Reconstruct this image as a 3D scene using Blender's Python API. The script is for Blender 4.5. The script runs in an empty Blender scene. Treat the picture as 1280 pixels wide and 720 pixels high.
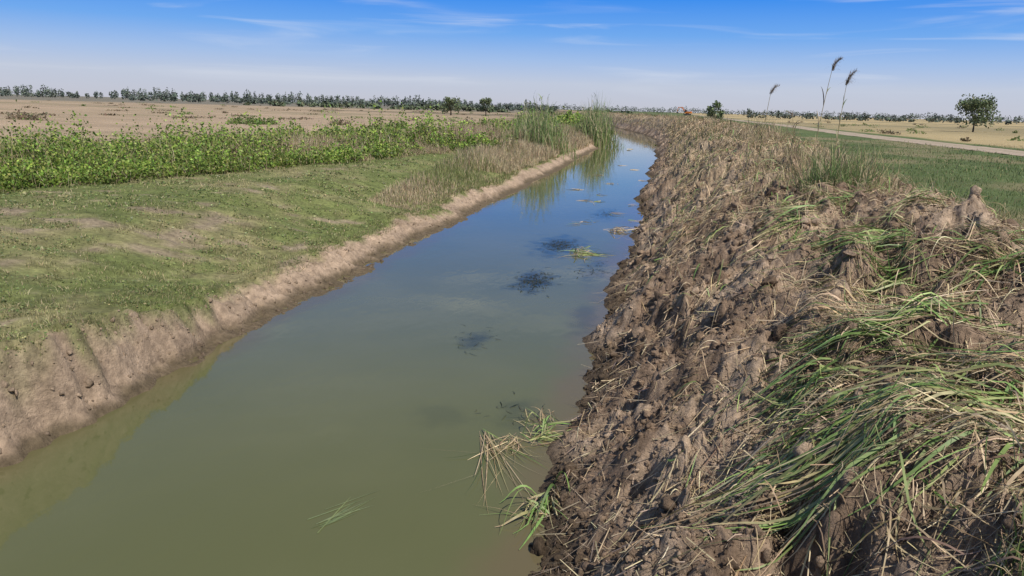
import bpy, bmesh, math
import numpy as np
from mathutils import Vector, Matrix
rng=np.random.default_rng(7)
scene=bpy.context.scene

# ------------------------------------------------------------ noise
def _h(ix,iy,s):
    n=(ix.astype(np.int64)*374761393+iy.astype(np.int64)*668265263+s*1013904223)&0xffffffff
    n=((n^(n>>13))*1274126177)&0xffffffff
    n=((n^(n>>15))*2246822519)&0xffffffff
    return ((n^(n>>16))&0xffffff)/float(0xffffff)
def vn(x,y,s=0):
    x=np.asarray(x,float);y=np.asarray(y,float)
    ix=np.floor(x);iy=np.floor(y);fx=x-ix;fy=y-iy
    fx=fx*fx*(3-2*fx);fy=fy*fy*(3-2*fy)
    a=_h(ix,iy,s);b=_h(ix+1,iy,s);c=_h(ix,iy+1,s);d=_h(ix+1,iy+1,s)
    return (a*(1-fx)+b*fx)*(1-fy)+(c*(1-fx)+d*fx)*fy
def fbm(x,y,s=0,o=4,g=.5):
    t=0;a=1;n=0
    for i in range(o):
        t=t+a*(vn(x*2**i+i*17.3,y*2**i-i*9.1,s+i)-.5);n+=a;a*=g
    return t/n*2
def worley(x,y,s=0):
    ix=np.floor(x);iy=np.floor(y)
    f1=np.full(x.shape,9.);f2=np.full(x.shape,9.);cid=np.zeros(x.shape)
    for i in(-1,0,1):
        for j in(-1,0,1):
            cx=ix+i;cy=iy+j
            d=np.hypot(cx+_h(cx,cy,s)-x,cy+_h(cx,cy,s+5)-y)
            m=d<f1
            f2=np.where(m,f1,np.minimum(f2,d));cid=np.where(m,_h(cx,cy,s+11),cid);f1=np.where(m,d,f1)
    return f1,f2,cid
def ss(a,b,x):
    t=np.clip((x-a)/(b-a),0,1);return t*t*(3-2*t)
def bend(Y):
    Y=np.asarray(Y,float);q=np.clip(Y-66,0,44)
    return .0019*q*q+.167*np.maximum(Y-110,0)

# ------------------------------------------------------------ mesh accumulators
class Acc:
    def __init__(s): s.v=[];s.c=[];s.l=[];s.n=[];s.k=0
    def add(s,v,f,c):
        v=np.asarray(v,float).reshape(-1,3);f=np.asarray(f)
        c=np.asarray(c,float)
        if c.ndim==1:c=np.tile(c,(len(v),1))
        s.v.append(v);s.c.append(c);s.l.append((f+s.k).ravel());s.n.append(np.full(len(f),f.shape[1]));s.k+=len(v)
    def build(s,name,mat,smooth=True,parent=None):
        v=np.concatenate(s.v);c=np.concatenate(s.c);l=np.concatenate(s.l);n=np.concatenate(s.n)
        me=bpy.data.meshes.new(name);me.vertices.add(len(v));me.vertices.foreach_set('co',v.astype(np.float32).ravel())
        me.loops.add(len(l));me.loops.foreach_set('vertex_index',l.astype(np.int32))
        me.polygons.add(len(n));st=np.concatenate([[0],np.cumsum(n)[:-1]])
        me.polygons.foreach_set('loop_start',st.astype(np.int32))
        me.polygons.foreach_set('use_smooth',np.full(len(n),smooth))
        me.update(calc_edges=True)
        a=me.color_attributes.new('Col','FLOAT_COLOR','POINT')
        a.data.foreach_set('color',np.concatenate([np.clip(c,0,1),np.ones((len(c),1))],1).astype(np.float32).ravel())
        me.materials.append(mat)
        o=bpy.data.objects.new(name,me);scene.collection.objects.link(o)
        if parent:o.parent=parent
        return o
def grid(xs,ys):
    X,Y=np.meshgrid(xs,ys);nx=len(xs);ny=len(ys)
    i=np.arange(nx-1)[None,:]+np.arange(ny-1)[:,None]*nx;i=i.ravel()
    return X.ravel(),Y.ravel(),np.stack([i,i+1,i+1+nx,i+nx],1)
def ribbons(acc,P,Wd,w,col,tip=.15,root=.7,colt=None):
    N,S,_=P.shape
    t=np.linspace(0,1,S)
    prof=np.where(t<.35,root+(1-root)*t/.35,1-(1-tip)*((t-.35).clip(0)/.65)**1.6)
    off=Wd[:,None,:]*(w[:,None]*prof[None,:])[:,:,None]*.5
    V=np.stack([P-off,P+off],2).reshape(-1,3)
    b=(np.arange(N)*S*2)[:,None]+(np.arange(S-1)*2)[None,:];b=b.ravel()
    F=np.stack([b,b+1,b+3,b+2],1)
    if colt is None: C=np.repeat(col,S*2,0)
    else:
        C=col[:,None,:]*(1-t)[None,:,None]+colt[:,None,:]*t[None,:,None];C=np.repeat(C.reshape(-1,3),2,0)
    acc.add(V,F,C)
def norm(a): return a/np.maximum(np.linalg.norm(a,axis=-1,keepdims=True),1e-9)
def leaves(acc,P,size,col,flat=0.0,asp=.55):
    N=len(P);a=norm(rng.normal(size=(N,3))*[1,1,1-flat*.6]);b=norm(np.cross(a,norm(rng.normal(size=(N,3)))))
    size=np.broadcast_to(size,(N,))[:,None]
    V=np.stack([P-a*size*.5,P+b*size*asp*.5,P+a*size*.5,P-b*size*asp*.5],1)
    F=np.arange(N*4).reshape(N,4);acc.add(V,F,np.repeat(col,4,0))
def grassb(acc,P,L,w,col,lean=.5,S=3,colt=None,droop=.4,wind=None):
    N=len(P);az=rng.uniform(0,2*np.pi,N)
    d=np.stack([np.cos(az),np.sin(az),np.zeros(N)],1)
    if wind is not None: d=norm(d+np.array(wind))
    ln=rng.uniform(.1,1,N)*lean
    t=np.linspace(0,1,S)
    Q=P[:,None,:]+d[:,None,:]*(L*ln)[:,None,None]*(t**1.6)[None,:,None]
    Q[:,:,2]+=(L*np.sqrt(np.maximum(1-ln**2*.6,.2)))[:,None]*(t[None,:]-droop*ln[:,None]*t[None,:]**2.5)
    a2=rng.uniform(0,2*np.pi,N);W=np.stack([np.cos(a2),np.sin(a2),np.zeros(N)],1)
    ribbons(acc,Q,W,w,col,tip=.1,colt=colt)
def pick(cols,N,jit=.15,p=None):
    cols=np.array(cols,float);i=rng.choice(len(cols),N,p=p)
    return np.clip(cols[i]*(1+rng.normal(0,jit,(N,1)))*(1+rng.normal(0,jit*.3,(N,3))),.005,1)

# ------------------------------------------------------------ materials
def vmat(name,rough=.9,nscale=20,nvar=.3,bump=0,bscale=60,transl=0,spec=.2,bdist=.02):
    m=bpy.data.materials.new(name);m.use_nodes=True;nt=m.node_tree;N=nt.nodes;L=nt.links
    p=N['Principled BSDF'];out=N['Material Output']
    at=N.new('ShaderNodeAttribute');at.attribute_name='Col'
    tc=N.new('ShaderNodeTexCoord')
    no=N.new('ShaderNodeTexNoise');no.inputs['Scale'].default_value=nscale;no.inputs['Detail'].default_value=8;no.inputs['Roughness'].default_value=.65
    L.new(tc.outputs['Object'],no.inputs['Vector'])
    mr=N.new('ShaderNodeMapRange');mr.inputs['From Min'].default_value=.3;mr.inputs['From Max'].default_value=.7
    mr.inputs['To Min'].default_value=1-nvar;mr.inputs['To Max'].default_value=1+nvar
    L.new(no.outputs['Fac'],mr.inputs['Value'])
    vm=N.new('ShaderNodeVectorMath');vm.operation='SCALE'
    L.new(at.outputs['Color'],vm.inputs[0]);L.new(mr.outputs['Result'],vm.inputs['Scale'])
    L.new(vm.outputs['Vector'],p.inputs['Base Color'])
    p.inputs['Roughness'].default_value=rough;p.inputs['Specular IOR Level'].default_value=spec
    if bump>0:
        nb=N.new('ShaderNodeTexNoise');nb.inputs['Scale'].default_value=bscale;nb.inputs['Detail'].default_value=10;nb.inputs['Roughness'].default_value=.7
        L.new(tc.outputs['Object'],nb.inputs['Vector'])
        b=N.new('ShaderNodeBump');b.inputs['Strength'].default_value=bump;b.inputs['Distance'].default_value=bdist
        L.new(nb.outputs['Fac'],b.inputs['Height']);L.new(b.outputs['Normal'],p.inputs['Normal'])
    if transl>0:
        tr=N.new('ShaderNodeBsdfTranslucent');mx=N.new('ShaderNodeMixShader');mx.inputs[0].default_value=transl
        L.new(vm.outputs['Vector'],tr.inputs['Color']);L.new(p.outputs[0],mx.inputs[1]);L.new(tr.outputs[0],mx.inputs[2]);L.new(mx.outputs[0],out.inputs['Surface'])
    return m
M_ground=vmat('ground_soil_grass',.95,11,.4,1.0,28,bdist=.03)
M_mud=vmat('clay_mud',.9,16,.45,1.0,55,spec=.15,bdist=.03)
M_clod=vmat('clay_clods',.92,26,.4,1.0,70,spec=.12,bdist=.03)
M_grass=vmat('grass_blades',.6,3,.25,transl=.25,spec=.3)
M_straw=vmat('reed_straw',.5,12,.3,transl=.15,spec=.35)
M_leaf=vmat('weed_leaves',.55,2,.3,transl=.3,spec=.3)
M_far=vmat('distant_foliage',.9,.2,.2)
M_track=vmat('dirt_track_soil',.95,3,.25,.5,20)

# ------------------------------------------------------------ terrain functions
def lip(Y): return np.interp(Y,[-20,0,5.8,7.6,11,40,120],[.92,.92,.88,.58,.34,.36,.45])
def ground_h(X,Y,parts=False):
    X=X+bend(Y)
    wig=.24*fbm(Y*.35,Y*0+3.3,21,3)+.12*fbm(Y*1.6,X*.8,22,3)
    nearw=ss(45,8,Y)
    wig=wig+.12*fbm(Y*4.0,X*2.5,23,3)*nearw
    L=lip(Y)+.12*fbm(Y*.9,Y*0,24,3)*ss(-6,6,Y)
    u=-(X+5.27)+wig
    wface=.46+.34*ss(7,11,Y)+.18*fbm(Y*1.2,Y*0+7,26,3)
    f=np.clip(u/wface,0,1)
    sh=.16+.12*fbm(Y*.8,Y*0+2,34,2)
    face=np.where(f<.38,f/.38*sh,sh+(1-sh)*np.clip((f-.38)/.62,0,1)**.75)*L
    top=L+(1.0-L)*ss(0,3.8,u-wface)
    h=np.where(u<0,np.maximum(u*.55,-.6),np.where(u<wface,face,top))
    onface=(u>-.1)*(u<wface+.1)
    f1,f2,c=worley(Y*3.2+.4*fbm(X*5,Y*5,35,2),X*3.2,36)
    h=h+onface*(.08*fbm(X*7,Y*6,27,4)-.08*np.abs(fbm(Y*4,X*1.5+Y,28,3))+.04*(.4-f1)*(c>.35)+.035*fbm(X*26,Y*26,37,2))*np.clip(u*5,0,1)*ss(30,12,Y)
    turf=(u>=wface)
    h=h+turf*(.05*fbm(X*.9,Y*.9,29,3)+.03*fbm(X*5,Y*5,30,3))*ss(0,.5,u-wface)
    r=np.interp(X,[-4.3,-3.5,-1.6,1.5,5,6.3,9,3000],[-.6,-.7,-.6,.45,.85,1.0,1.0,1.0])
    hr=r+.03*fbm(X*.8,Y*.8,31,3)*(X>5)+.02*fbm(X*5,Y*5,32,2)*(X>5)
    h=np.where(X>-4.2,hr,h)
    far=ss(14,22,-X)
    h=h+far*.06*fbm(X*.7,Y*.7,33,4)
    if parts: return h,u,wface,onface
    return h
HX=np.array([-1.6,-1.0,-.63,-.25,.15,.6,1.15,2.0,3.0,3.7,4.5,5.3,6.1,7.0])
HZ=np.array([-.7,-.25,0.,.24,.62,1.02,1.42,1.74,1.93,1.85,1.5,1.12,.85,.6])
def heap_h(X,Y,full=True):
    X=X+bend(Y)
    Xw=X+.42*fbm(Y*.45,Y*0,41,3)*ss(-3,3,Y)+.22*fbm(Y*1.7,X*.6,42,3)
    z=np.interp(Xw,HX,HZ)
    z=z*(1+.20*ss(9,30,Y)*ss(.2,2.0,X))
    a=ss(-.8,.25,Xw)
    e=ss(6.6,5.2,Xw)
    z=z+a*e*(.26*fbm(X*.9,Y*.8,43,3)+.19*fbm(X*2.4,Y*2.4,44,3)-.24*ss(.2,.55,fbm(X*1.7+5,Y*1.7,55,3)))
    if full:
        wx=.35*fbm(X*4,Y*4,50,3);wy=.35*fbm(X*4,Y*4,51,3)
        f1,f2,c=worley(X*2.6+wx,Y*2.6+wy,45)
        z=z+a*e*(.15*(.55-f1)*(c>.45)-.10*(c<.25)*(1-f1)+.03*c)
        f1,f2,c=worley(X*7.5+wx*3,Y*7.5+wy*3,46)
        z=z+(.25+.75*a)*e*(.06*(.5-f1)*(c>.4)+.02*c-.02*ss(.12,.0,f2-f1))
        f1,f2,c=worley(X*18+wx*4,Y*18+wy*4,47)
        z=z+(.3+.7*a)*e*(.032*(.5-f1)*(c>.3)+.012*c)
        z=z+(.3+.7*a)*(.034*fbm(X*28,Y*28,48,3)+.05*fbm(X*8,Y*8,49,3))
    return z

# ------------------------------------------------------------ ground sheet
def geo(a,b,r,m=0.0):
    o=[a];
    while o[-1]<b:o.append(o[-1]+max(m,o[-1]*r))
    return np.array(o)
xs=np.concatenate([-geo(30,4500,.04)[::-1],np.arange(-29.85,-7,.2),np.arange(-7,-4.6,.021),np.arange(-4.5,6,.5),np.arange(6,30,.4),geo(30,4500,.04)])
xs=np.unique(xs)
ys=np.unique(np.concatenate([[-300,-120,-60,-30],np.arange(-20,2,.5),geo(2,4800,.009,.022)]))
X,Y,F=grid(xs,ys)
Z,u,wf,of=ground_h(X,Y,True)
D=np.hypot(X,Y)
def turfcol(X,Y):
    n=fbm(X*.5,Y*.5,61,4);n2=fbm(X*2.3,Y*2.3,62,4);n3=fbm(X*.16,Y*.16,63,3)
    g=np.array([.165,.195,.065]);y=np.array([.27,.25,.12]);s=np.array([.31,.25,.17])
    k=ss(-.3,.5,n+.5*n2)[...,None];c=g*(1-k)+y*k
    k=(ss(.34,.66,n2*.9+n3*.35+.35*n))[...,None];c=c*(1-k)+s*k
    return c*(1+.45*fbm(X*6,Y*6,60,3))[...,None]
def edge_at(y): return np.interp(y,[0,14,24,44,90,200],[-18.5,-14.2,-11.4,-8.3,-7.8,-7.8])
C=turfcol(X,Y)*.8
soil=np.array([.36,.27,.195])*(1+.35*fbm(X*3,Y*3,64,4))[:,None]
dkk=ss(0,.5,fbm(X*6,Y*1.6,59,3))[:,None]*.4;soil=soil*(1-dkk)+np.array([.18,.13,.088])*dkk
wet=np.array([.12,.092,.058])
k=ss(.16,.02,Z+.05*fbm(X*4,Y*4,58,3))[:,None];soil=soil*(1-k)+wet*k
bare=np.clip(1-ss(-.18,.10,u-wf+.2*fbm(X*3,Y*3,65,3)+.3*ss(8,12,Y)*fbm(X*1.3,Y*1.3,66,3)),0,1)[:,None]
C=C*(1-bare)+soil*bare
XB=X+bend(Y)
edge=edge_at(Y)
sk=ss(0,1.5,edge-XB)[:,None]
C=C*(1-sk)+np.array([.13,.11,.06])*sk
field=ss(10,14,edge-XB+2.5*fbm(X*.2,Y*.2,67,2))*(X<0)
fc=np.array([.35,.265,.18])*(1+.22*fbm(X*.09,Y*.45,68,4)+.3*fbm(X*1.2,Y*1.2,69,3))[:,None]
gg=ss(-.1,.45,fbm(X*.05,Y*.14,57,4))[:,None]*.5;fc=fc*(1-gg)+np.array([.19,.175,.095])*gg
dk=(ss(.05,.35,fbm(X*.006+4,Y*.02,70,3)))[:,None]*ss(60,130,D)[:,None]
fc=fc*(1-dk*.65)+np.array([.12,.10,.065])*dk*.65
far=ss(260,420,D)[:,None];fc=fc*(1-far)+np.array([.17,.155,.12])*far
C=C*(1-field[:,None])+fc*field[:,None]
rg=np.array([.09,.12,.042])*(1+.35*fbm(X*.6,Y*.6,71,4))[:,None]
yk=ss(.15,.5,fbm(X*.25,Y*.12,72,3))[:,None];rg=rg*(1-yk)+np.array([.19,.17,.09])*yk
rf=np.array([.38,.30,.16])*(1+.18*fbm(X*.12,Y*.05,73,4)+.15*fbm(X*1.1,Y*1.1,76,3))[:,None]
df=ss(.1,.35,fbm(X*.008,Y*.012,74,3))[:,None]*ss(90,160,D)[:,None];rf=rf*(1-df*.55)+np.array([.12,.115,.07])*df*.55
k=ss(25,27,X+1.2*fbm(Y*.1,X*.1,75,2))[:,None]
rc=rg*(1-k)+rf*k
C=np.where((XB>-3)[:,None],rc,C)
A=Acc();A.add(np.stack([X,Y,Z],1),F,C);A.build('ground',M_ground)

# dirt track on the right
ty=np.unique(np.concatenate([np.arange(-60,40,1.),geo(40,900,.02)]));tx=np.linspace(-1.9,1.9,14)
X,Y,F=grid(tx,ty);cx=22.2+.5*np.sin(Y*.05)+.6*fbm(Y*.03,Y*0,80,2)
XX=X+cx+.25*fbm(Y*.5,X*0+np.sign(X),81,2)*(np.abs(X)>1.5)
Z=1.055+.02*fbm(XX,Y,82,2)-.03*np.exp(-((np.abs(X)-.85)/.25)**2)-.04*(np.abs(X)>1.8)
mid=np.exp(-(X/.3)**2)[:,None]*.45
C=np.array([.36,.29,.22])*(1+.12*fbm(XX*2,Y*.6,83,3))[:,None];C=C*(1-mid)+np.array([.2,.19,.1])*mid
A=Acc();A.add(np.stack([XX,Y,Z],1),F,C);A.build('dirt_track',M_track)

# ------------------------------------------------------------ spoil heap (dredged clay)
def mudcol(X,Y,Z):
    n=fbm(X*1.3,Y*1.3,90,4);n2=fbm(X*7,Y*7,91,3)
    a=np.array([.26,.185,.13]);b=np.array([.43,.325,.235]);d=np.array([.12,.084,.058])
    k=ss(-.25,.45,n+.5*n2)[...,None];c=a*(1-k)+b*k
    k=ss(.1,.55,-n2*.7-n*.4)[...,None]*.75;c=c*(1-k)+d*k
    w=ss(.30,.02,Z+.15*n)[...,None];c=c*(1-w)+np.array([.095,.07,.048])*w
    s=(ss(10,26,Y)*ss(0,.8,X+bend(Y)))[...,None]*.6;c=c*(1-s)+np.array([.37,.295,.195])*s
    return c
xs=np.arange(-1.5,6.9,.0175);ys=np.unique(np.concatenate([np.arange(-6,1.2,.06),geo(1.2,90,.0056,.013)]))
X,Y,F=grid(xs,ys);X=X-bend(Y);Z=heap_h(X,Y)
C=mudcol(X,Y,Z)
gk=ss(4.3,5.4,X+.7*fbm(X,Y,92,3))[:,None]*.8;C=C*(1-gk)+np.array([.08,.10,.04])*gk
A=Acc();A.add(np.stack([X,Y,Z],1),F,C)
xs=np.arange(-1.5,7,.15);ys=geo(89.7,1200,.006)
X,Y,F=grid(xs,ys);X=X-bend(Y);Z=heap_h(X,Y,False)-.03
A.add(np.stack([X,Y,Z],1),F,mudcol(X,Y,Z));A.build('spoil_heap',M_mud)

def ico(l):
    bm=bmesh.new();bmesh.ops.create_icosphere(bm,subdivisions=l,radius=1)
    v=np.array([q.co[:] for q in bm.verts]);f=np.array([[q.index for q in p.verts] for p in bm.faces]);bm.free();return v,f
def clods(acc,P,R,lv,cf):
    v,f=ico(lv);N=len(P)
    V=np.tile(v,(N,1,1))
    for k in range(6):
        n=norm(rng.normal(size=(N,3)));c=rng.uniform(.4,.8,(N,1))
        ex=np.maximum(np.einsum('nvi,ni->nv',V,n)-c,0);V=V-n[:,None,:]*ex[:,:,None]
    s=rng.uniform(0,99,(N,1))
    nz=fbm(V[:,:,0]*1.7+s,V[:,:,1]*1.7+V[:,:,2]*1.3+s,7,3)+.6*fbm(V[:,:,2]*3+s,V[:,:,0]*3-V[:,:,1]*3,9,2)
    V=V*(1+.5*nz+rng.normal(0,.05,(N,len(v))))[:,:,None]
    V=V*rng.uniform(.6,1.35,(N,1,3))*R[:,None,None]
    a=rng.uniform(0,6.28,N);ca,sa=np.cos(a),np.sin(a)
    V=np.stack([V[:,:,0]*ca[:,None]-V[:,:,1]*sa[:,None],V[:,:,0]*sa[:,None]+V[:,:,1]*ca[:,None],V[:,:,2]],2)
    V=V+P[:,None,:]
    FF=(f[None]+(np.arange(N)*len(v))[:,None,None]).reshape(-1,3)
    C=cf(P)*rng.uniform(.85,1.15,(N,1))
    acc.add(V.reshape(-1,3),FF,np.repeat(C,len(v),0))
A=Acc()
hc=lambda P:mudcol(P[:,0],P[:,1],P[:,2])
def heap_pts(N,y0,y1,x0=-.7,x1=5.,p=1.0):
    t=rng.uniform(0,1,N);Yv=y0*(y1/y0)**(t**p);Xv=rng.uniform(x0,x1,N);return Xv,Yv
for N,y0,y1,r0,r1,lv,x1 in((700,1.6,11,.02,.075,3,4.),(14000,1.6,12,.005,.02,2,4.),(2000,8,45,.03,.09,2,3.5),(6500,1.7,16,.006,.028,2,.7)):
    x,y=heap_pts(N,y0,y1,-.72,x1);z=heap_h(x,y);R=r0+(r1-r0)*rng.random(N)**2.5
    clods(A,np.stack([x,y,z+R*.05],1),R,lv,hc)
N=1300;y=3.5*(25/3.5)**rng.random(N);x=-5.27-rng.uniform(-.05,.75,N);z,u,wf,of=ground_h(x,y,True);ok=u<wf*.95;x,y,z=x[ok],y[ok],z[ok];R=.010+.035*rng.random(len(x))**3
clods(A,np.stack([x,y,z-R*.2],1),R,2,lambda P:np.tile([.35,.265,.19],(len(P),1))*np.clip(.45+P[:,2:3]*2.5,.45,1))
A.build('clay_clods',M_clod,smooth=True)

# ------------------------------------------------------------ reeds lying on the heap
GREEN=[(.17,.27,.075),(.125,.21,.055),(.22,.31,.10),(.28,.33,.12)]
STRAW=[(.56,.44,.27),(.46,.35,.205),(.33,.235,.14),(.62,.51,.33),(.20,.145,.095)]
GREY=[(.37,.29,.21),(.27,.205,.15),(.46,.36,.25)]
H=math.pi
def bundle(acc,x,y,n,Lm,head,green,w=.009,spread=.35,S=9,fan=.35,lift=.12,hf=heap_h,cur=.45,zr=.06,sm=2):
    bx=x+rng.normal(0,spread*.55,n);by=y+rng.normal(0,spread,n)
    a=head+rng.normal(0,fan,n);L=Lm*rng.uniform(.35,1.25,n);cv=rng.normal(.1,cur,n)
    t=np.linspace(0,1,S)
    kp=rng.uniform(.2,.8,n);ka=rng.normal(0,1.1,n)*(rng.random(n)<.4)
    ang=a[:,None]+cv[:,None]*t[None,:]*1.2+ka[:,None]*(t[None,:]>kp[:,None])
    st=(L/(S-1))[:,None]
    px=bx[:,None]+np.cumsum(np.cos(ang)*st,1);py=by[:,None]+np.cumsum(np.sin(ang)*st,1)
    h=hf(px,py)
    for _ in range(sm):
        hp=np.concatenate([h[:,:1],h,h[:,-1:]],1);h=(hp[:,:-2]+hp[:,1:-1]+hp[:,2:])/3
    ar=rng.uniform(0,1,n)[:,None]**3*lift
    z=h+.012+rng.uniform(0,zr,n)[:,None]*(1+rng.normal(0,.6,n)[:,None]*(t-.5)[None,:]*2)+ar*np.sin(np.pi*np.clip(t*1.05,0,1))[None,:]
    z=np.maximum(z,.012)
    P=np.stack([px,py,z],2)
    W=norm(np.stack([-np.sin(a),np.cos(a),rng.normal(0,.6,n)],1))
    gm=rng.random(n)<green
    c=np.where(gm[:,None],pick(GREEN,n),pick(STRAW,n,p=[.25,.27,.2,.1,.18]))
    ct=np.where((rng.random(n)<np.where(gm,.3,.6))[:,None],pick(STRAW,n),c)
    ribbons(acc,P,W,w*rng.uniform(.35,1.4,n)*np.where(gm,1.5,.9),c,tip=.15,colt=ct)
A=Acc()
mats=[(2.0,4.05,110,.95,H-.2,.5),(1.55,3.5,100,.85,H-.0,.8),(2.7,4.4,90,.85,H-.2,.2),(1.95,3.25,95,.75,H-.1,.2),(2.0,3.75,80,.6,H-.6,.15),
(1.6,5.2,120,.95,H-.25,.9),(2.3,5.6,110,.85,H-.2,.5),(1.2,4.5,50,.6,H+.2,.7),(2.8,6.7,80,.8,H+.0,.4),(2.2,7.0,120,.9,H-.3,.85),(1.7,6.1,50,.6,H-.1,.1),
(2.6,8.4,80,.8,H-.2,.6),(3.1,9.2,70,.7,H+.0,.5),(1.8,9.2,80,.8,H-.3,.7),(2.6,10.8,80,.8,H-.2,.5),(1.7,11.3,70,.7,H,.4),
(3.3,5.2,70,.7,H+.2,.2),(3.4,7.4,60,.7,H+.1,.35),(1.6,2.8,50,.5,H-.2,.1),(1.25,3.9,40,.6,H+.2,.9)]
for x,y,n,L,h,g in mats:
    for q in range(3):
        bundle(A,x+rng.normal(0,.16),y+rng.normal(0,.20),int(n*.38),L*rng.uniform(.75,1.15),h+rng.normal(0,.3),min(1,g*rng.uniform(.5,1.6)),fan=.20,spread=.12,w=.012,zr=.08,lift=.10)
    bundle(A,x-.15,y,int(n*1.6),L*.5,h+rng.normal(0,.3),g*.2,fan=1.0,spread=.40,w=.007,zr=.05)
for i in range(190):
    t=rng.uniform();y=1.9*(14/1.9)**t;x=rng.uniform(.25,4.2)
    if y<3.0 and x<1.2: continue
    bundle(A,x,y,int(rng.uniform(6,26)),rng.uniform(.2,.6),H-.1+rng.normal(0,1.0),rng.uniform(0,.5)*(rng.random()<.5),spread=.18,fan=.5,w=.008)
for i in range(430):
    t=rng.uniform();y=10*(85/10)**t;x=rng.uniform(.2,4.4)
    bundle(A,x,y,38,rng.uniform(.35,.8),H+rng.normal(.1,1.2),rng.uniform(0,.25)*(y<30),w=.010*max(1,y/14),spread=.5,fan=.8,S=6,lift=.2)
for N,y0,y1,l0,l1,w in((9000,1.7,10,.02,.16,.004),(1800,2.2,12,.15,.45,.006),(3200,6,30,.12,.42,.009)):
    x,y=heap_pts(N,y0,y1,-.6,4.2);a=rng.uniform(0,6.28,N);L=rng.uniform(l0,l1,N);S=3;t=np.linspace(0,1,S)
    px=x[:,None]+np.cos(a)[:,None]*L[:,None]*t;py=y[:,None]+np.sin(a)[:,None]*L[:,None]*t
    h=heap_h(px,py);hm=h.mean(1,keepdims=True);z=hm+.35*(h-hm)+.02+rng.normal(0,.22,N)[:,None]*L[:,None]*(t-.5)
    ribbons(A,np.stack([px,py,z],2),norm(np.stack([-np.sin(a),np.cos(a),rng.normal(0,.5,N)],1)),w*rng.uniform(.5,1.4,N),pick(STRAW+GREY,N),tip=.6,root=1)
A.build('uprooted_reed_litter',M_straw)

A=Acc()
def tuft(acc,cx,cy,r,n,L,cols,w,hf,lean=.7,p=None,S=5,droop=.5):
    a=rng.uniform(0,6.28,n);q=r*np.sqrt(rng.random(n));x=cx+np.cos(a)*q;y=cy+np.sin(a)*q
    P=np.stack([x,y,hf(x,y)-.01],1);c=pick(cols,n,p=p)
    grassb(acc,P,L*rng.uniform(.4,1.2,n),w*rng.uniform(.6,1.3,n),c,lean,S,colt=c*rng.uniform(.9,1.6,(n,1)),droop=droop)
DG=[(.09,.145,.045),(.13,.19,.06),(.16,.21,.08),(.36,.30,.18)]
TN=[(.42,.34,.21),(.34,.27,.16),(.18,.19,.08),(.24,.185,.12)]
for cx,cy,r,n,L,cl in((1.42,2.5,.22,480,.16,DG),(1.7,2.85,.2,260,.16,DG),(2.55,12.3,.5,420,.75,DG),(2.9,12.9,.5,300,.7,DG),(3.3,13.6,.6,300,.65,TN),(2.2,13.2,.5,240,.5,TN),(3.6,11.2,.5,200,.4,DG),(3.0,17,.8,300,.7,TN),(2.6,22,.9,300,.8,TN),(4.2,9.2,.6,250,.22,DG),(4.4,7.6,.5,200,.2,DG),(2.2,16,.7,260,.6,TN),(3.4,27,1,300,.8,TN)):
    tuft(A,cx,cy,r,n,L,cl,.006 if cy<5 else .010,heap_h,lean=.85)
N=16000;y=24*(300/24)**rng.random(N);x=rng.uniform(.2,5.5,N)-bend(y);k=vn(x*.5,y*.2,131)
c=np.where((k+rng.normal(0,.15,N)>.7)[:,None],pick([(.15,.18,.07),(.12,.15,.06)],N),pick([(.42,.34,.21),(.34,.27,.165),(.27,.21,.14)],N))
grassb(A,np.stack([x,y,heap_h(x,y,False)],1),rng.uniform(.15,.5,N)*(.4+vn(x*.8,y*.4,132)),.006*np.clip(y/9,1,14),c,lean=.8,S=4)
A.build('heap_grass_tufts',M_grass)

# ------------------------------------------------------------ upright reeds with plumes
def reed(name,x,y,Hh,lean,ps=1.):
    A=Acc();z0=float(heap_h(np.array([x]),np.array([y]))[0])
    S=9;t=np.linspace(0,1,S)
    P=np.stack([x+lean*t**1.7,y+0*t+.05*t,z0-.05+Hh*t],1)
    R=.008*(1-.6*t);k=6
    an=np.arange(k)/k*2*np.pi
    V=P[:,None,:]+np.stack([np.cos(an),np.sin(an),0*an],1)[None]*R[:,None,None]
    i=np.arange(S-1)[:,None]*k+np.arange(k)[None,:];j=np.arange(S-1)[:,None]*k+(np.arange(k)[None,:]+1)%k
    A.add(V.reshape(-1,3),np.stack([i.ravel(),j.ravel(),(j+k).ravel(),(i+k).ravel()],1),np.array([.33,.27,.14]))
    top=P[-1];m=int(180*ps)
    tt=rng.random(m)**1.2;B=np.stack([top[0]+np.sign(lean)*.12*tt**1.6+rng.normal(0,.010,m),np.full(m,top[1])+rng.normal(0,.010,m),top[2]-.08+.24*ps*tt-.05*tt**3],1)
    L=.15*ps*(1-.55*tt)*rng.uniform(.3,1.3,m)
    grassb(A,B,L,np.full(m,.0055),pick([(.22,.17,.13),(.29,.23,.17),(.15,.12,.09)],m),lean=.98,S=4,droop=1.1,wind=(np.sign(lean)*.9,0,0))
    m=10;tt=rng.uniform(.1,.8,m);B=np.stack([np.interp(tt,t,P[:,0]),np.interp(tt,t,P[:,1]),np.interp(tt,t,P[:,2])],1)
    c=pick(STRAW+GREEN,m);grassb(A,B,rng.uniform(.2,.45,m),np.full(m,.016),c,lean=.95,S=6,droop=.9)
    A.build(name,M_straw)
for x,y,h,l,ps in((2.36,13.0,2.0,.16,1.),(2.74,13.2,1.68,.06,1.15),(1.55,13.4,1.9,.12,.8),(1.42,13.9,1.35,.1,.5),(2.3,14.4,1.3,-.1,.5),(2.1,13.8,1.2,.1,.4),(5.9,13.6,1.4,.18,.6)):
    reed('common_reed',x,y,h,l,ps)

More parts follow.
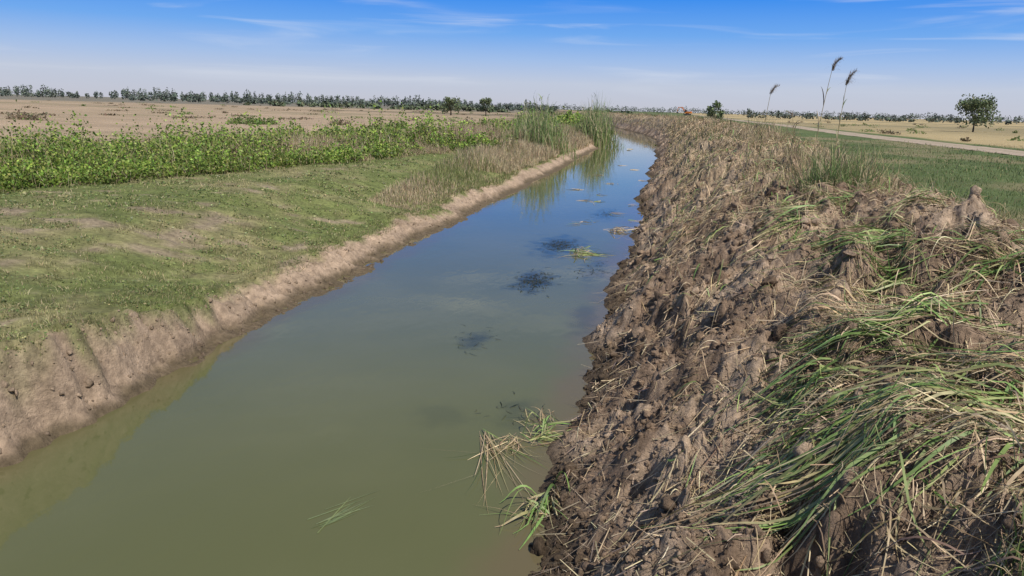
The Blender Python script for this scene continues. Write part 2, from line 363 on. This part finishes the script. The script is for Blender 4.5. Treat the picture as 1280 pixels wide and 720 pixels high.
# ------------------------------------------------------------ left turf
def azpts(N,d0,d1,a0,a1,pw=1.):
    d=d0*(d1/d0)**(rng.random(N)**pw);a=np.radians(rng.uniform(a0,a1,N));return -np.sin(a)*d,np.cos(a)*d,d
A=Acc()
def turfpts(N):
    x,y,d=azpts(N,5.2,60,2,62,1.)
    z,u,wf,of=ground_h(x,y,True)
    ed=edge_at(y)
    n2=fbm(x*2.3,y*2.3,62,4);n=fbm(x*.5,y*.5,61,4);n3=fbm(x*.16,y*.16,63,3)
    barep=ss(.30,.64,n2*.9+n3*.35+.35*n)
    cl=fbm(x*5,y*5,141,3)+.5*fbm(x*1.8,y*1.8,142,2)
    ok=(x<-5.3)&(x>ed-1.5)&(u-wf>-.06+.16*fbm(x*3,y*3,65,3)*-1)&(rng.random(len(x))>barep*.8)&(rng.random(len(x))<.55+1.2*cl)
    return [q[ok] for q in(x,y,z,d,cl)]
x,y,z,d,cl=turfpts(300000)
N=len(x);c=turfcol(x,y)*rng.uniform(.6,1.5,(N,1))*(1+.25*cl)[:,None]
c=np.where((rng.random(N)<.18)[:,None],pick([(.46,.38,.23)],N),c)
sc=np.clip(d/9,.8,3)
grassb(A,np.stack([x,y,z-.005],1),rng.uniform(.015,.05,N)*(1+.25*sc)*(1+1.0*(rng.random(N)<.04))*(1+1.1*np.clip(cl,-.5,1)),.0055*sc*rng.uniform(.7,1.6,N),c,lean=1.0,S=3,droop=.6)
x,y,z,d,cl=turfpts(150000);k=vn(x*2.2,y*2.2,151)>.42;x,y,z,d,cl=[q[k] for q in(x,y,z,d,cl)];N=len(x)
c=pick([(.17,.22,.075),(.22,.26,.10),(.12,.16,.06),(.32,.30,.16)],N,.25)
leaves(A,np.stack([x,y,z+rng.uniform(.005,.035,N)],1),rng.uniform(.018,.038,N)*np.clip(d/9,.9,3),c,flat=1.2,asp=.6)
N=26000;y=3.5*(70/3.5)**rng.random(N);x=-5.27-rng.uniform(.25,1.1,N);z,u,wf,of=ground_h(x,y,True)
ok=(u-wf>-.12)&(vn(x*1.5,y*1.5,77)>.45);x,y,z=x[ok],y[ok],z[ok];N=len(x);sc=np.clip(y/9,.8,4)
grassb(A,np.stack([x,y,z-.01],1),rng.uniform(.03,.12,N)*(1+ss(14,34,y)*1.2),.005*sc,pick([(.17,.20,.07),(.22,.22,.09),(.42,.34,.20),(.12,.16,.05)],N),lean=1.,S=4,droop=.8,wind=(.7,0,0))
A.build('turf_grass',M_grass)

# ------------------------------------------------------------ weed strip left
A=Acc();B=Acc()
for i in range(2700):
    y=7*(110/7)**rng.random();off=-.5+12*rng.random()**1.6
    x=edge_at(y)-off
    if math.degrees(math.atan2(-x,y))>66: continue
    d=math.hypot(x,y)
    g=float(fbm(np.array([x*.20]),np.array([y*.11]),101,3)[0])*1.3+rng.normal(0,.13)+.13-.10*max(0,off-3.5)*.5
    r=rng.uniform(.2,.8);hh=rng.uniform(.2,.85)*(.55+.45*min(max(off,0),2))*(1.15 if g>0 else .75)*(1.3 if d>35 else 1)*(1 if off<5 else .5)
    n=int(125*min(1.5,max(.35,24/d))*r/.5)
    a=rng.uniform(0,6.28,n);q=np.sqrt(rng.random(n));px=x+np.cos(a)*q*r;py=y+np.sin(a)*q*r
    top=hh*np.sqrt(1-.85*q**2)*(1+.7*fbm(px*4,py*4,102,2))
    pz=ground_h(px,py)+top*rng.random(n)**.45
    if g>.0:
        tone=rng.uniform(.75,1.15)
        c=pick([(.20,.31,.05),(.27,.38,.07),(.12,.20,.04),(.30,.34,.09)],n,.2)*tone
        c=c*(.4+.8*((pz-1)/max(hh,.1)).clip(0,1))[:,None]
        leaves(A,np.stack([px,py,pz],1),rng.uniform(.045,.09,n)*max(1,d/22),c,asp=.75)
    elif g>-.2:
        c=pick([(.19,.21,.07),(.26,.21,.12),(.24,.145,.11),(.14,.15,.06)],n,.2)
        leaves(A,np.stack([px,py,pz],1)[:n//2],rng.uniform(.03,.07,n//2)*max(1,d/22),c[:n//2],asp=.35)
    m=int(n*(.10 if g>0 else .9))
    P=np.stack([px[:m],py[:m],ground_h(px[:m],py[:m])],1)
    cc=pick([(.50,.41,.26),(.37,.28,.18),(.24,.15,.115),(.22,.23,.09)],m,p=[.4,.25,.15,.2])
    grassb(B,P,hh*rng.uniform(.6,1.25,m),np.full(m,.009*max(1,d/20)),cc,lean=.65,S=4)
A.build('weed_thicket',M_leaf);B.build('dry_weed_stems',M_straw)

A=Acc()
N=50000;y=18*(260/18)**rng.random(N);off=rng.uniform(0,1,N)**1.1*np.interp(y,[18,40,100],[1.4,3.0,4.0])
keep=vn(y*.5,off*.6,111)>.25*ss(80,20,y);y=y[keep];off=off[keep];N=len(y)
x=-5.27-np.interp(y,[18,40,80],[.85,.75,.3])-off-bend(y)
hm=np.interp(y,[18,28,45,100,250],[.14,.45,.8,1.0,1.4])*(.45+.9*vn(x*.5,y*.3,112))*(.55+.45*ss(0,.8,off))
k=vn(x*.4,y*.12,113)+rng.normal(0,.15,N)
c=np.where((k>.7)[:,None],pick([(.19,.23,.08),(.23,.25,.10)],N),pick([(.52,.43,.28),(.44,.35,.22),(.33,.26,.17)],N))
grassb(A,np.stack([x,y,ground_h(x,y)-.02],1),hm*rng.uniform(.6,1.2,N),.006*np.clip(y/9,1,14),c,lean=.5,S=4)
A.build('bank_grass',M_grass)

def reedclump(name,cx,cy,rx,ry,Hh,n):
    A=Acc();x=cx+rng.normal(0,rx,n);y=cy+rng.normal(0,ry,n);c=pick([(.19,.27,.09),(.25,.32,.13),(.14,.20,.07),(.42,.36,.22)],n)
    hh=Hh*rng.uniform(.35,1.08,n)*np.exp(-((x-cx)/rx)**2*.25)
    grassb(A,np.stack([x,y,ground_h(x,y)-.05],1),hh,np.full(n,.03)*cy/50,c,lean=.4,S=6,droop=.45)
    m=n//2;i=rng.integers(0,n,m);P=np.stack([x[i],y[i],ground_h(x[i],y[i])+hh[i]*rng.uniform(.3,.9,m)],1)
    grassb(A,P,np.full(m,.6),np.full(m,.04),c[i],lean=.95,S=4,droop=.8)
    A.build(name,M_grass)
reedclump('reed_clump',-7.4,45,1.0,1.0,3.3,600)
reedclump('reed_clump',-5.7,64,1.0,1.2,4.3,650)
reedclump('reed_clump',-9.0,52,1.0,1.2,2.0,300)

A=Acc();N=70000
d=7*(75/7)**rng.random(N);a=np.radians(rng.uniform(4,48,N));x=np.sin(a)*d;y=np.cos(a)*d
ok=(x>4.7)&(np.abs(x-22.2)>1.7)&(x<34);x,y,d=x[ok],y[ok],d[ok]
z=np.maximum(ground_h(x,y),np.where(x<6.3,heap_h(x,y),-1));N=len(x)
k=x>25
c=np.where(k[:,None],pick([(.44,.35,.19),(.36,.29,.16)],N),pick([(.10,.155,.045),(.145,.20,.07),(.075,.12,.04),(.31,.26,.14)],N,p=[.33,.3,.2,.17]))
grassb(A,np.stack([x,y,z-.01],1),rng.uniform(.06,.17,N)*(.3+1.4*vn(x*1.2,y*1.2,121)),.005*np.clip(d/8,1,6),c,lean=.9,S=3)
A.build('meadow_grass',M_grass)

# ------------------------------------------------------------ water
xs=np.arange(-6.2,.6,.2);ys=np.concatenate([np.arange(-30,3,1.),geo(3,3000,.02)])
X,Y,F=grid(xs,ys)
A=Acc();A.add(np.stack([X-bend(Y),Y,X*0],1),F,np.array([.1,.1,.05]))
mw=bpy.data.materials.new('canal_water');mw.use_nodes=True;nt=mw.node_tree;N_=nt.nodes;L_=nt.links;p=N_['Principled BSDF']
p.inputs['Roughness'].default_value=.03;p.inputs['IOR'].default_value=1.333;p.inputs['Specular IOR Level'].default_value=.5
tc=N_.new('ShaderNodeTexCoord')
def nz(scale,detail,vec=None,dist=0):
    n=N_.new('ShaderNodeTexNoise');n.inputs['Scale'].default_value=scale;n.inputs['Detail'].default_value=detail;n.inputs['Distortion'].default_value=dist
    L_.new(vec or tc.outputs['Object'],n.inputs['Vector']);return n.outputs['Fac']
def mathn(op,a,b=None,c=None):
    n=N_.new('ShaderNodeMath');n.operation=op
    for i,q in enumerate((a,b,c)):
        if q is None:continue
        if isinstance(q,(int,float)):n.inputs[i].default_value=q
        else:L_.new(q,n.inputs[i])
    return n.outputs[0]
def mr(v,a,b,c=0,d=1):
    n=N_.new('ShaderNodeMapRange');n.interpolation_type='SMOOTHSTEP';n.inputs['From Min'].default_value=a;n.inputs['From Max'].default_value=b
    n.inputs['To Min'].default_value=c;n.inputs['To Max'].default_value=d;L_.new(v,n.inputs['Value']);return n.outputs[0]
def mixc(f,a,b):
    n=N_.new('ShaderNodeMix');n.data_type='RGBA';L_.new(f,n.inputs['Factor'])
    for q,i in((a,6),(b,7)):
        if isinstance(q,tuple):n.inputs[i].default_value=(*q,1)
        else:L_.new(q,n.inputs[i])
    return n.outputs[2]
sp=N_.new('ShaderNodeSeparateXYZ');L_.new(tc.outputs['Object'],sp.inputs[0])
col=mixc(mr(nz(.35,3),.35,.65),(.098,.105,.046),(.112,.117,.054))
xj=mathn('ADD',sp.outputs[0],mathn('MULTIPLY',mathn('SUBTRACT',nz(.9,5),.5),1.2))
col=mixc(mr(xj,-1.35,-.65),col,(.12,.10,.055))
col=mixc(mr(xj,-4.75,-5.3,0,.7),col,(.11,.09,.045))
fac=None
for cx,cy,rx,ry,s in((-2.15,12.7,.36,.9,.85),(-2.3,9.1,.2,.35,.7),(-2.2,16.4,.6,1.5,.75),(-2.0,6.6,.3,.3,.18),(-1.3,6.9,.2,.4,.35),(-1.6,22,.4,1.5,.5),(-1.2,14,.25,1.3,.45),(-1.0,10.5,.2,.9,.35)):
    vx=mathn('DIVIDE',mathn('SUBTRACT',sp.outputs[0],cx),rx);vy=mathn('DIVIDE',mathn('SUBTRACT',sp.outputs[1],cy),ry)
    dd=mathn('SQRT',mathn('ADD',mathn('MULTIPLY',vx,vx),mathn('MULTIPLY',vy,vy)))
    dd=mathn('ADD',dd,mathn('MULTIPLY',mathn('SUBTRACT',nz(3.3,5),.5),2.2))
    e=mr(dd,1.35,.25,0,s);fac=e if fac is None else mathn('MAXIMUM',fac,e)
col=mixc(fac,col,(.022,.03,.022))
L_.new(col,p.inputs['Base Color'])
b=N_.new('ShaderNodeBump');b.inputs['Strength'].default_value=.10;b.inputs['Distance'].default_value=.02
mp=N_.new('ShaderNodeMapping');mp.inputs['Scale'].default_value=(1.6,.8,1);L_.new(tc.outputs['Object'],mp.inputs['Vector'])
L_.new(nz(3.5,3,mp.outputs[0],.3),b.inputs['Height']);L_.new(b.outputs['Normal'],p.inputs['Normal'])
A.build('canal_water',mw)

A=Acc()
def fbund(x,y,n,L,head,green,spread,w=.008,fan=.5,lift=.04,cur=.6):
    bundle(A,x,y,n,L,head,green,w=w,spread=spread,fan=fan,lift=lift,cur=cur,zr=.03,sm=3,hf=lambda a,b:np.maximum(heap_h(a,b,False)-.02,0)-.018)
fbund(-1.2,6.3,36,.55,-1.5,.15,.09,lift=.06,cur=1.0,fan=.35)
fbund(-1.5,6.35,34,1.1,-1.15,.05,.045,fan=.10,cur=.25,w=.007)
fbund(-1.0,6.35,50,.38,.3,.7,.10,lift=.22,w=.010)
fbund(-.95,6.6,30,.35,2.6,.3,.12,lift=.1)
fbund(-.70,5.25,44,.5,-1.9,.85,.06,fan=.25,lift=.22,w=.012)
fbund(-.58,4.95,24,.45,2.2,.6,.08,lift=.22,w=.010)
fbund(-1.75,15.6,50,.6,.1,.6,.18,w=.014,lift=.15);fbund(-1.2,18.8,40,.6,.1,.05,.16,w=.02,lift=.15)
fbund(-1.4,15.4,16,.8,H,.2,.2,w=.012)
for i in range(20):
    y=19*(80/19)**rng.random();fbund(rng.uniform(-3.0,-.8),y,7,.45,rng.choice([0,H])+rng.normal(0,.2),.1,.12,w=.010*y/14)
A.build('floating_reed_debris',M_straw)
A=Acc()
for cx,cy,n in((-2.12,12.7,260),(-2.2,16.4,320),(-2.3,9.1,24),(-1.3,6.9,24),(-1.6,22,90),(-1.2,14,50)):
    x=cx+rng.normal(0,.16,n);y=cy+rng.normal(0,.25 if cy>8 else .13,n)*(1+cy/30)
    q=rng.uniform(0,6.28,n);L=rng.uniform(.05,.16,n);t=np.linspace(0,1,4);qq=q[:,None]+rng.normal(0,1,(n,1))*t
    P=np.stack([x[:,None]+np.cumsum(np.cos(qq),1)*L[:,None]/3,y[:,None]+np.cumsum(np.sin(qq),1)*L[:,None]/3,np.full((n,4),.005)+.008*rng.random((n,1))],2)
    ribbons(A,P,np.stack([-np.sin(q),np.cos(q),0*q],1),np.full(n,.008 if cy<10 else .014),pick([(.03,.04,.025),(.05,.055,.03),(.08,.075,.045)],n),tip=.4)
A.build('pond_weed',M_grass)
A=Acc()
n=16;y0=4.5+rng.normal(0,.08,n);x0=-2.3+rng.normal(0,.06,n);t=np.linspace(0,1,6);L=rng.uniform(.2,.65,n);a=1.05+rng.normal(0,.12,n)
P=np.stack([x0[:,None]+np.cos(a)[:,None]*L[:,None]*t,y0[:,None]+np.sin(a)[:,None]*L[:,None]*t,np.full((n,6),.004)+.002*rng.random((n,1))],2)
ribbons(A,P,np.stack([-np.sin(a),np.cos(a),0*a],1),np.full(n,.009),pick([(.20,.25,.12),(.17,.21,.10)],n),tip=.1)
A.build('water_grass',M_grass)

# ------------------------------------------------------------ trees
def treemesh(acc,x,y,z,Hh,R,n,cols,leaf,trunk=.3,lob=7,base=.3):
    k=7;S=5;t=np.linspace(0,1,S);an=np.arange(k)/k*2*np.pi
    def limb(p0,p1,r0,r1):
        P=np.array(p0)[None]*(1-t)[:,None]+np.array(p1)[None]*t[:,None]+np.stack([np.sin(t*3)*.06*Hh*rng.normal(0,.3)]*3,1)*[1,1,0]
        V=P[:,None]+np.stack([np.cos(an),np.sin(an),0*an],1)[None]*(r0*(1-t)+r1*t)[:,None,None]
        i=np.arange(S-1)[:,None]*k+np.arange(k)[None];j=np.arange(S-1)[:,None]*k+(np.arange(k)[None]+1)%k
        acc.add(V.reshape(-1,3),np.stack([i.ravel(),j.ravel(),(j+k).ravel(),(i+k).ravel()],1),np.array([.11,.085,.06]))
    tp=(x,y,z+Hh*(base+.15));limb((x,y,z-.1),tp,trunk,trunk*.6)
    for i in range(lob):
        a=i/lob*6.28+rng.normal(0,.3);e=rng.uniform(.1,1)
        c=np.array([x+np.cos(a)*R*.62*np.sqrt(1-e*.5),y+np.sin(a)*R*.62*np.sqrt(1-e*.5),z+Hh*(base+.12+(1-base-.3)*e)])
        limb(tp,c,trunk*.4,trunk*.1)
        m=n//lob;r=R*rng.uniform(.38,.55);d=norm(rng.normal(size=(m,3)));q=rng.random(m)**.45
        P=c+d*q[:,None]*r*[1,1,.85]
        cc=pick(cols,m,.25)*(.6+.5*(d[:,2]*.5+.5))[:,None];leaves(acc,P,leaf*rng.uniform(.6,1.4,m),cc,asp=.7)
TG=[(.16,.20,.10),(.19,.23,.115),(.12,.155,.08)]
A=Acc();treemesh(A,51.5,143,1,7.4,3.5,2900,TG,.34,.16,18,.10);A.build('tree',M_leaf)
A=Acc();treemesh(A,-46.5,160,1,4.8,2.4,1000,TG,.36,.2,7,.05);A.build('tree',M_leaf)
A=Acc();treemesh(A,-43.5,180,1,4.8,1.9,900,TG,.36,.2,7,.05);A.build('tree',M_leaf)
A=Acc();treemesh(A,6.6,112,1,4.0,1.4,900,TG,.28,.15,10,.05);A.build('tree',M_leaf)
A=Acc()
HAZE_FC=[(.125,.155,.13),(.15,.175,.145),(.10,.125,.105)]  # far foliage colours with the blue-grey distance haze painted in, no volume
def row(p0,p1,N,h0,h1,w,leafs=60,gap=.2,cols=HAZE_FC,sd=1):
    for i in range(N):
        t=(i+rng.uniform(-.4,.4))/N;m=float(vn(np.array([t*N*.07]),np.array([sd*3.3]),170)[0])
        if rng.random()<gap+.5*(m<.28): continue
        x=p0[0]*(1-t)+p1[0]*t;y=p0[1]*(1-t)+p1[1]*t+rng.normal(0,4)
        h=(h0+(h1-h0)*rng.random())*(.6+.75*m);ww=w*rng.uniform(.6,1.7)
        q=rng.normal(size=(leafs,3));q=norm(q)*rng.random((leafs,1))**.4
        P=np.array([x,y,1+h*.52])+q*[ww,ww,h*.5]
        leaves(A,P,rng.uniform(.8,1.6,leafs),pick(cols,leafs,.2)*rng.uniform(.75,1.15),asp=.8)
row((-560,520),(-110,720),330,4.5,10.0,1.6,60,.05,sd=1)
row((-330,420),(-70,520),150,2.6,5.5,2.4,60,.15,sd=2)
row((-700,560),(-500,560),60,3,8,2.5,50,.4,sd=3)
row((-180,300),(-15,330),80,1.2,3.0,2.2,60,.3,[(.10,.13,.08),(.125,.15,.09)],sd=4)
row((-560,900),(600,1000),460,5,9,4,40,.1,sd=5)
row((120,560),(420,560),90,2.5,6,3.0,60,.3,sd=6)
row((30,420),(260,480),60,1.5,4,2.5,60,.4,sd=7)
A.build('distant_tree_row',M_far)
A=Acc()
def shrub(x,y,r,h,n,cols,leaf):
    d=norm(rng.normal(size=(n,3)));q=rng.random(n)**.4;d[:,2]=np.abs(d[:,2])
    P=np.array([x,y,1.0])+d*q[:,None]*[r,r,h]*(1+.3*rng.normal(size=(n,1))*.5);leaves(A,P,leaf*rng.uniform(.6,1.4,n),pick(cols,n,.25),asp=.6)
GR=[(.13,.19,.055),(.17,.22,.075)];BR=[(.20,.15,.10),(.24,.18,.12),(.14,.13,.065)]
shrub(-36,60,1.6,.75,500,GR,.2);shrub(-34.6,61,1.2,.6,300,GR,.2);shrub(-52,53,1.2,.7,300,BR,.18);shrub(-50,52,1.0,.5,200,BR,.18)
shrub(-30,66,1.0,.6,250,BR,.2);shrub(-22,60,1,.8,300,GR,.2);shrub(-20,75,1,.9,300,BR,.2)
for i in range(110):
    d=85*(350/85)**rng.random();a=math.radians(rng.uniform(5,56));shrub(-math.sin(a)*d,math.cos(a)*d,rng.uniform(.4,2.5),rng.uniform(.15,.45),60,BR if rng.random()<.7 else GR,.25)
for i in range(50):
    d=rng.uniform(80,300);a=math.radians(rng.uniform(8,40));shrub(max(28,math.sin(a)*d),math.cos(a)*d,rng.uniform(.5,1.5),rng.uniform(.3,.7),60,BR if rng.random()<.6 else GR,.25)
A.build('field_shrubs',M_leaf)

# ------------------------------------------------------------ excavator far down the canal
def smat(name,c,r=.5,metal=0):
    m=bpy.data.materials.new(name);m.use_nodes=True;p=m.node_tree.nodes['Principled BSDF'];no=m.node_tree.nodes.new('ShaderNodeTexNoise');no.inputs['Scale'].default_value=3
    cr=m.node_tree.nodes.new('ShaderNodeValToRGB');cr.color_ramp.elements[0].color=(*[q*.75 for q in c],1);cr.color_ramp.elements[1].color=(*c,1)
    m.node_tree.links.new(no.outputs['Fac'],cr.inputs[0]);m.node_tree.links.new(cr.outputs[0],p.inputs['Base Color']);p.inputs['Roughness'].default_value=r;p.inputs['Metallic'].default_value=metal;return m
MO=smat('orange_paint',(.75,.22,.03));MD=smat('dark_steel',(.05,.05,.05));MG=smat('cab_glass',(.03,.04,.05),.1)
ex=bpy.data.objects.new('excavator',None);scene.collection.objects.link(ex);ex.location=(11.2,460,1.4);ex.rotation_euler=(0,0,math.radians(160))
def prism(name,pts,w,yc,mat,bev=.05):
    bm=bmesh.new();a=[bm.verts.new((x,yc-w/2,z)) for x,z in pts];b=[bm.verts.new((x,yc+w/2,z)) for x,z in pts]
    bm.faces.new(a[::-1]);bm.faces.new(b);n=len(pts)
    for i in range(n):bm.faces.new((a[i],a[(i+1)%n],b[(i+1)%n],b[i]))
    bmesh.ops.recalc_face_normals(bm,faces=bm.faces)
    bmesh.ops.bevel(bm,geom=bm.edges[:],offset=bev,segments=2,affect='EDGES')
    me=bpy.data.meshes.new(name);bm.to_mesh(me);bm.free();me.materials.append(mat);o=bpy.data.objects.new(name,me);scene.collection.objects.link(o);o.parent=ex
for s in(-1,1):
    prism('track_%d'%(s+2),[(-1.9,.15),(-1.5,0),(1.5,0),(1.9,.3),(1.7,.8),(-1.7,.8),(-2,.5)],.55,s*1.15,MD,.04)
prism('turntable',[(-.8,.8),(.8,.8),(.8,1.05),(-.8,1.05)],1.5,0,MD)
prism('house',[(-2.3,1.06),(1.4,1.06),(1.4,1.5),(.2,2.1),(-2.2,2.1),(-2.5,1.8)],2.5,0,MO,.1)
prism('cab',[(.1,2.11),(1.5,1.55),(1.7,2.2),(1.3,2.95),(.15,2.95)],.95,.75,MG,.08)
prism('cab_roof',[(.05,2.96),(1.4,2.96),(1.35,3.06),(.05,3.06)],1.0,.75,MO,.03)
prism('boom',[(1.2,1.6),(1.5,1.5),(3.6,4.1),(5.8,4.2),(5.8,4.5),(3.3,4.7)],.4,-.1,MO)
prism('arm',[(5.5,4.7),(5.9,4.6),(6.5,1.9),(6.3,1.8)],.3,-.1,MO)
prism('bucket',[(6.2,1.9),(6.7,1.8),(6.5,1.0),(5.7,.9),(5.6,1.3)],1.1,-.1,MD)

# ------------------------------------------------------------ camera
cam=bpy.data.cameras.new('camera');co=bpy.data.objects.new('camera',cam);scene.collection.objects.link(co);scene.camera=co
cam.sensor_width=36;cam.lens=26;cam.clip_end=12000;cam.clip_start=.05
yaw,pit,rol=map(math.radians,(11.24,13.7,1.55))
f=Vector((-math.sin(yaw)*math.cos(pit),math.cos(yaw)*math.cos(pit),-math.sin(pit)));r=Vector((math.cos(yaw),math.sin(yaw),0));up=r.cross(f)
r2=r*math.cos(rol)+up*math.sin(rol);u2=up*math.cos(rol)-r*math.sin(rol)
mt=Matrix((r2,u2,-f)).transposed().to_4x4();mt.translation=(0,0,3.0);co.matrix_world=mt

# ------------------------------------------------------------ light
S=Vector((.40,-.34,.66)).normalized();el=math.asin(S.z);az=math.atan2(S.x,S.y)
sun=bpy.data.lights.new('sun','SUN');so=bpy.data.objects.new('sun',sun);scene.collection.objects.link(so)
sun.energy=5.0;sun.angle=math.radians(.5);sun.color=(1,.94,.85);so.rotation_euler=(-S).to_track_quat('-Z','Y').to_euler();so.location=(20,-10,30)
w=bpy.data.worlds.new('World');scene.world=w;w.use_nodes=True;nt=w.node_tree;N_=nt.nodes;L_=nt.links
bg=N_['Background'];bg.inputs['Strength'].default_value=.09
sky=N_.new('ShaderNodeTexSky');sky.sky_type='NISHITA';sky.sun_disc=False;sky.sun_elevation=el;sky.sun_rotation=az
tc=N_.new('ShaderNodeTexCoord');sp=N_.new('ShaderNodeSeparateXYZ');L_.new(tc.outputs['Generated'],sp.inputs[0])
zs=mathn('DIVIDE',sp.outputs[2],.4)
cr=N_.new('ShaderNodeValToRGB');L_.new(zs,cr.inputs[0]);e=cr.color_ramp.elements
pts=[(0,(.56,.57,.65)),(.08,(.54,.60,.73)),(.15,(.37,.53,.82)),(.23,(.17,.41,.87)),(.34,(.05,.28,.87)),(.55,(.04,.21,.68)),(1,(.035,.15,.48))]
e[0].position=0;e[0].color=(*pts[0][1],1);e[1].position=1;e[1].color=(*pts[-1][1],1)
for q,c in pts[1:-1]:
    k=e.new(q);k.color=(*c,1)
mp=N_.new('ShaderNodeMapping');mp.inputs['Scale'].default_value=(1.5,1.5,22);mp.inputs['Rotation'].default_value=(0,math.radians(5),0);mp.inputs['Location'].default_value=(.7,.2,0);L_.new(tc.outputs['Generated'],mp.inputs['Vector'])
ci=mr(nz(2.0,8,mp.outputs[0],1.0),.50,.80,0,.5)
band=mathn('MULTIPLY',ci,mr(sp.outputs[2],.0,.06))
c2=mixc(band,cr.outputs[0],(.76,.80,.88))
sc=N_.new('ShaderNodeVectorMath');sc.operation='SCALE';L_.new(c2,sc.inputs[0]);sc.inputs['Scale'].default_value=10.9
fin=mixc(mr(sp.outputs[2],.25,.55),sc.outputs[0],sky.outputs[0])
L_.new(fin,bg.inputs['Color'])
scene.view_settings.view_transform='Standard';scene.view_settings.look='None';scene.view_settings.exposure=0
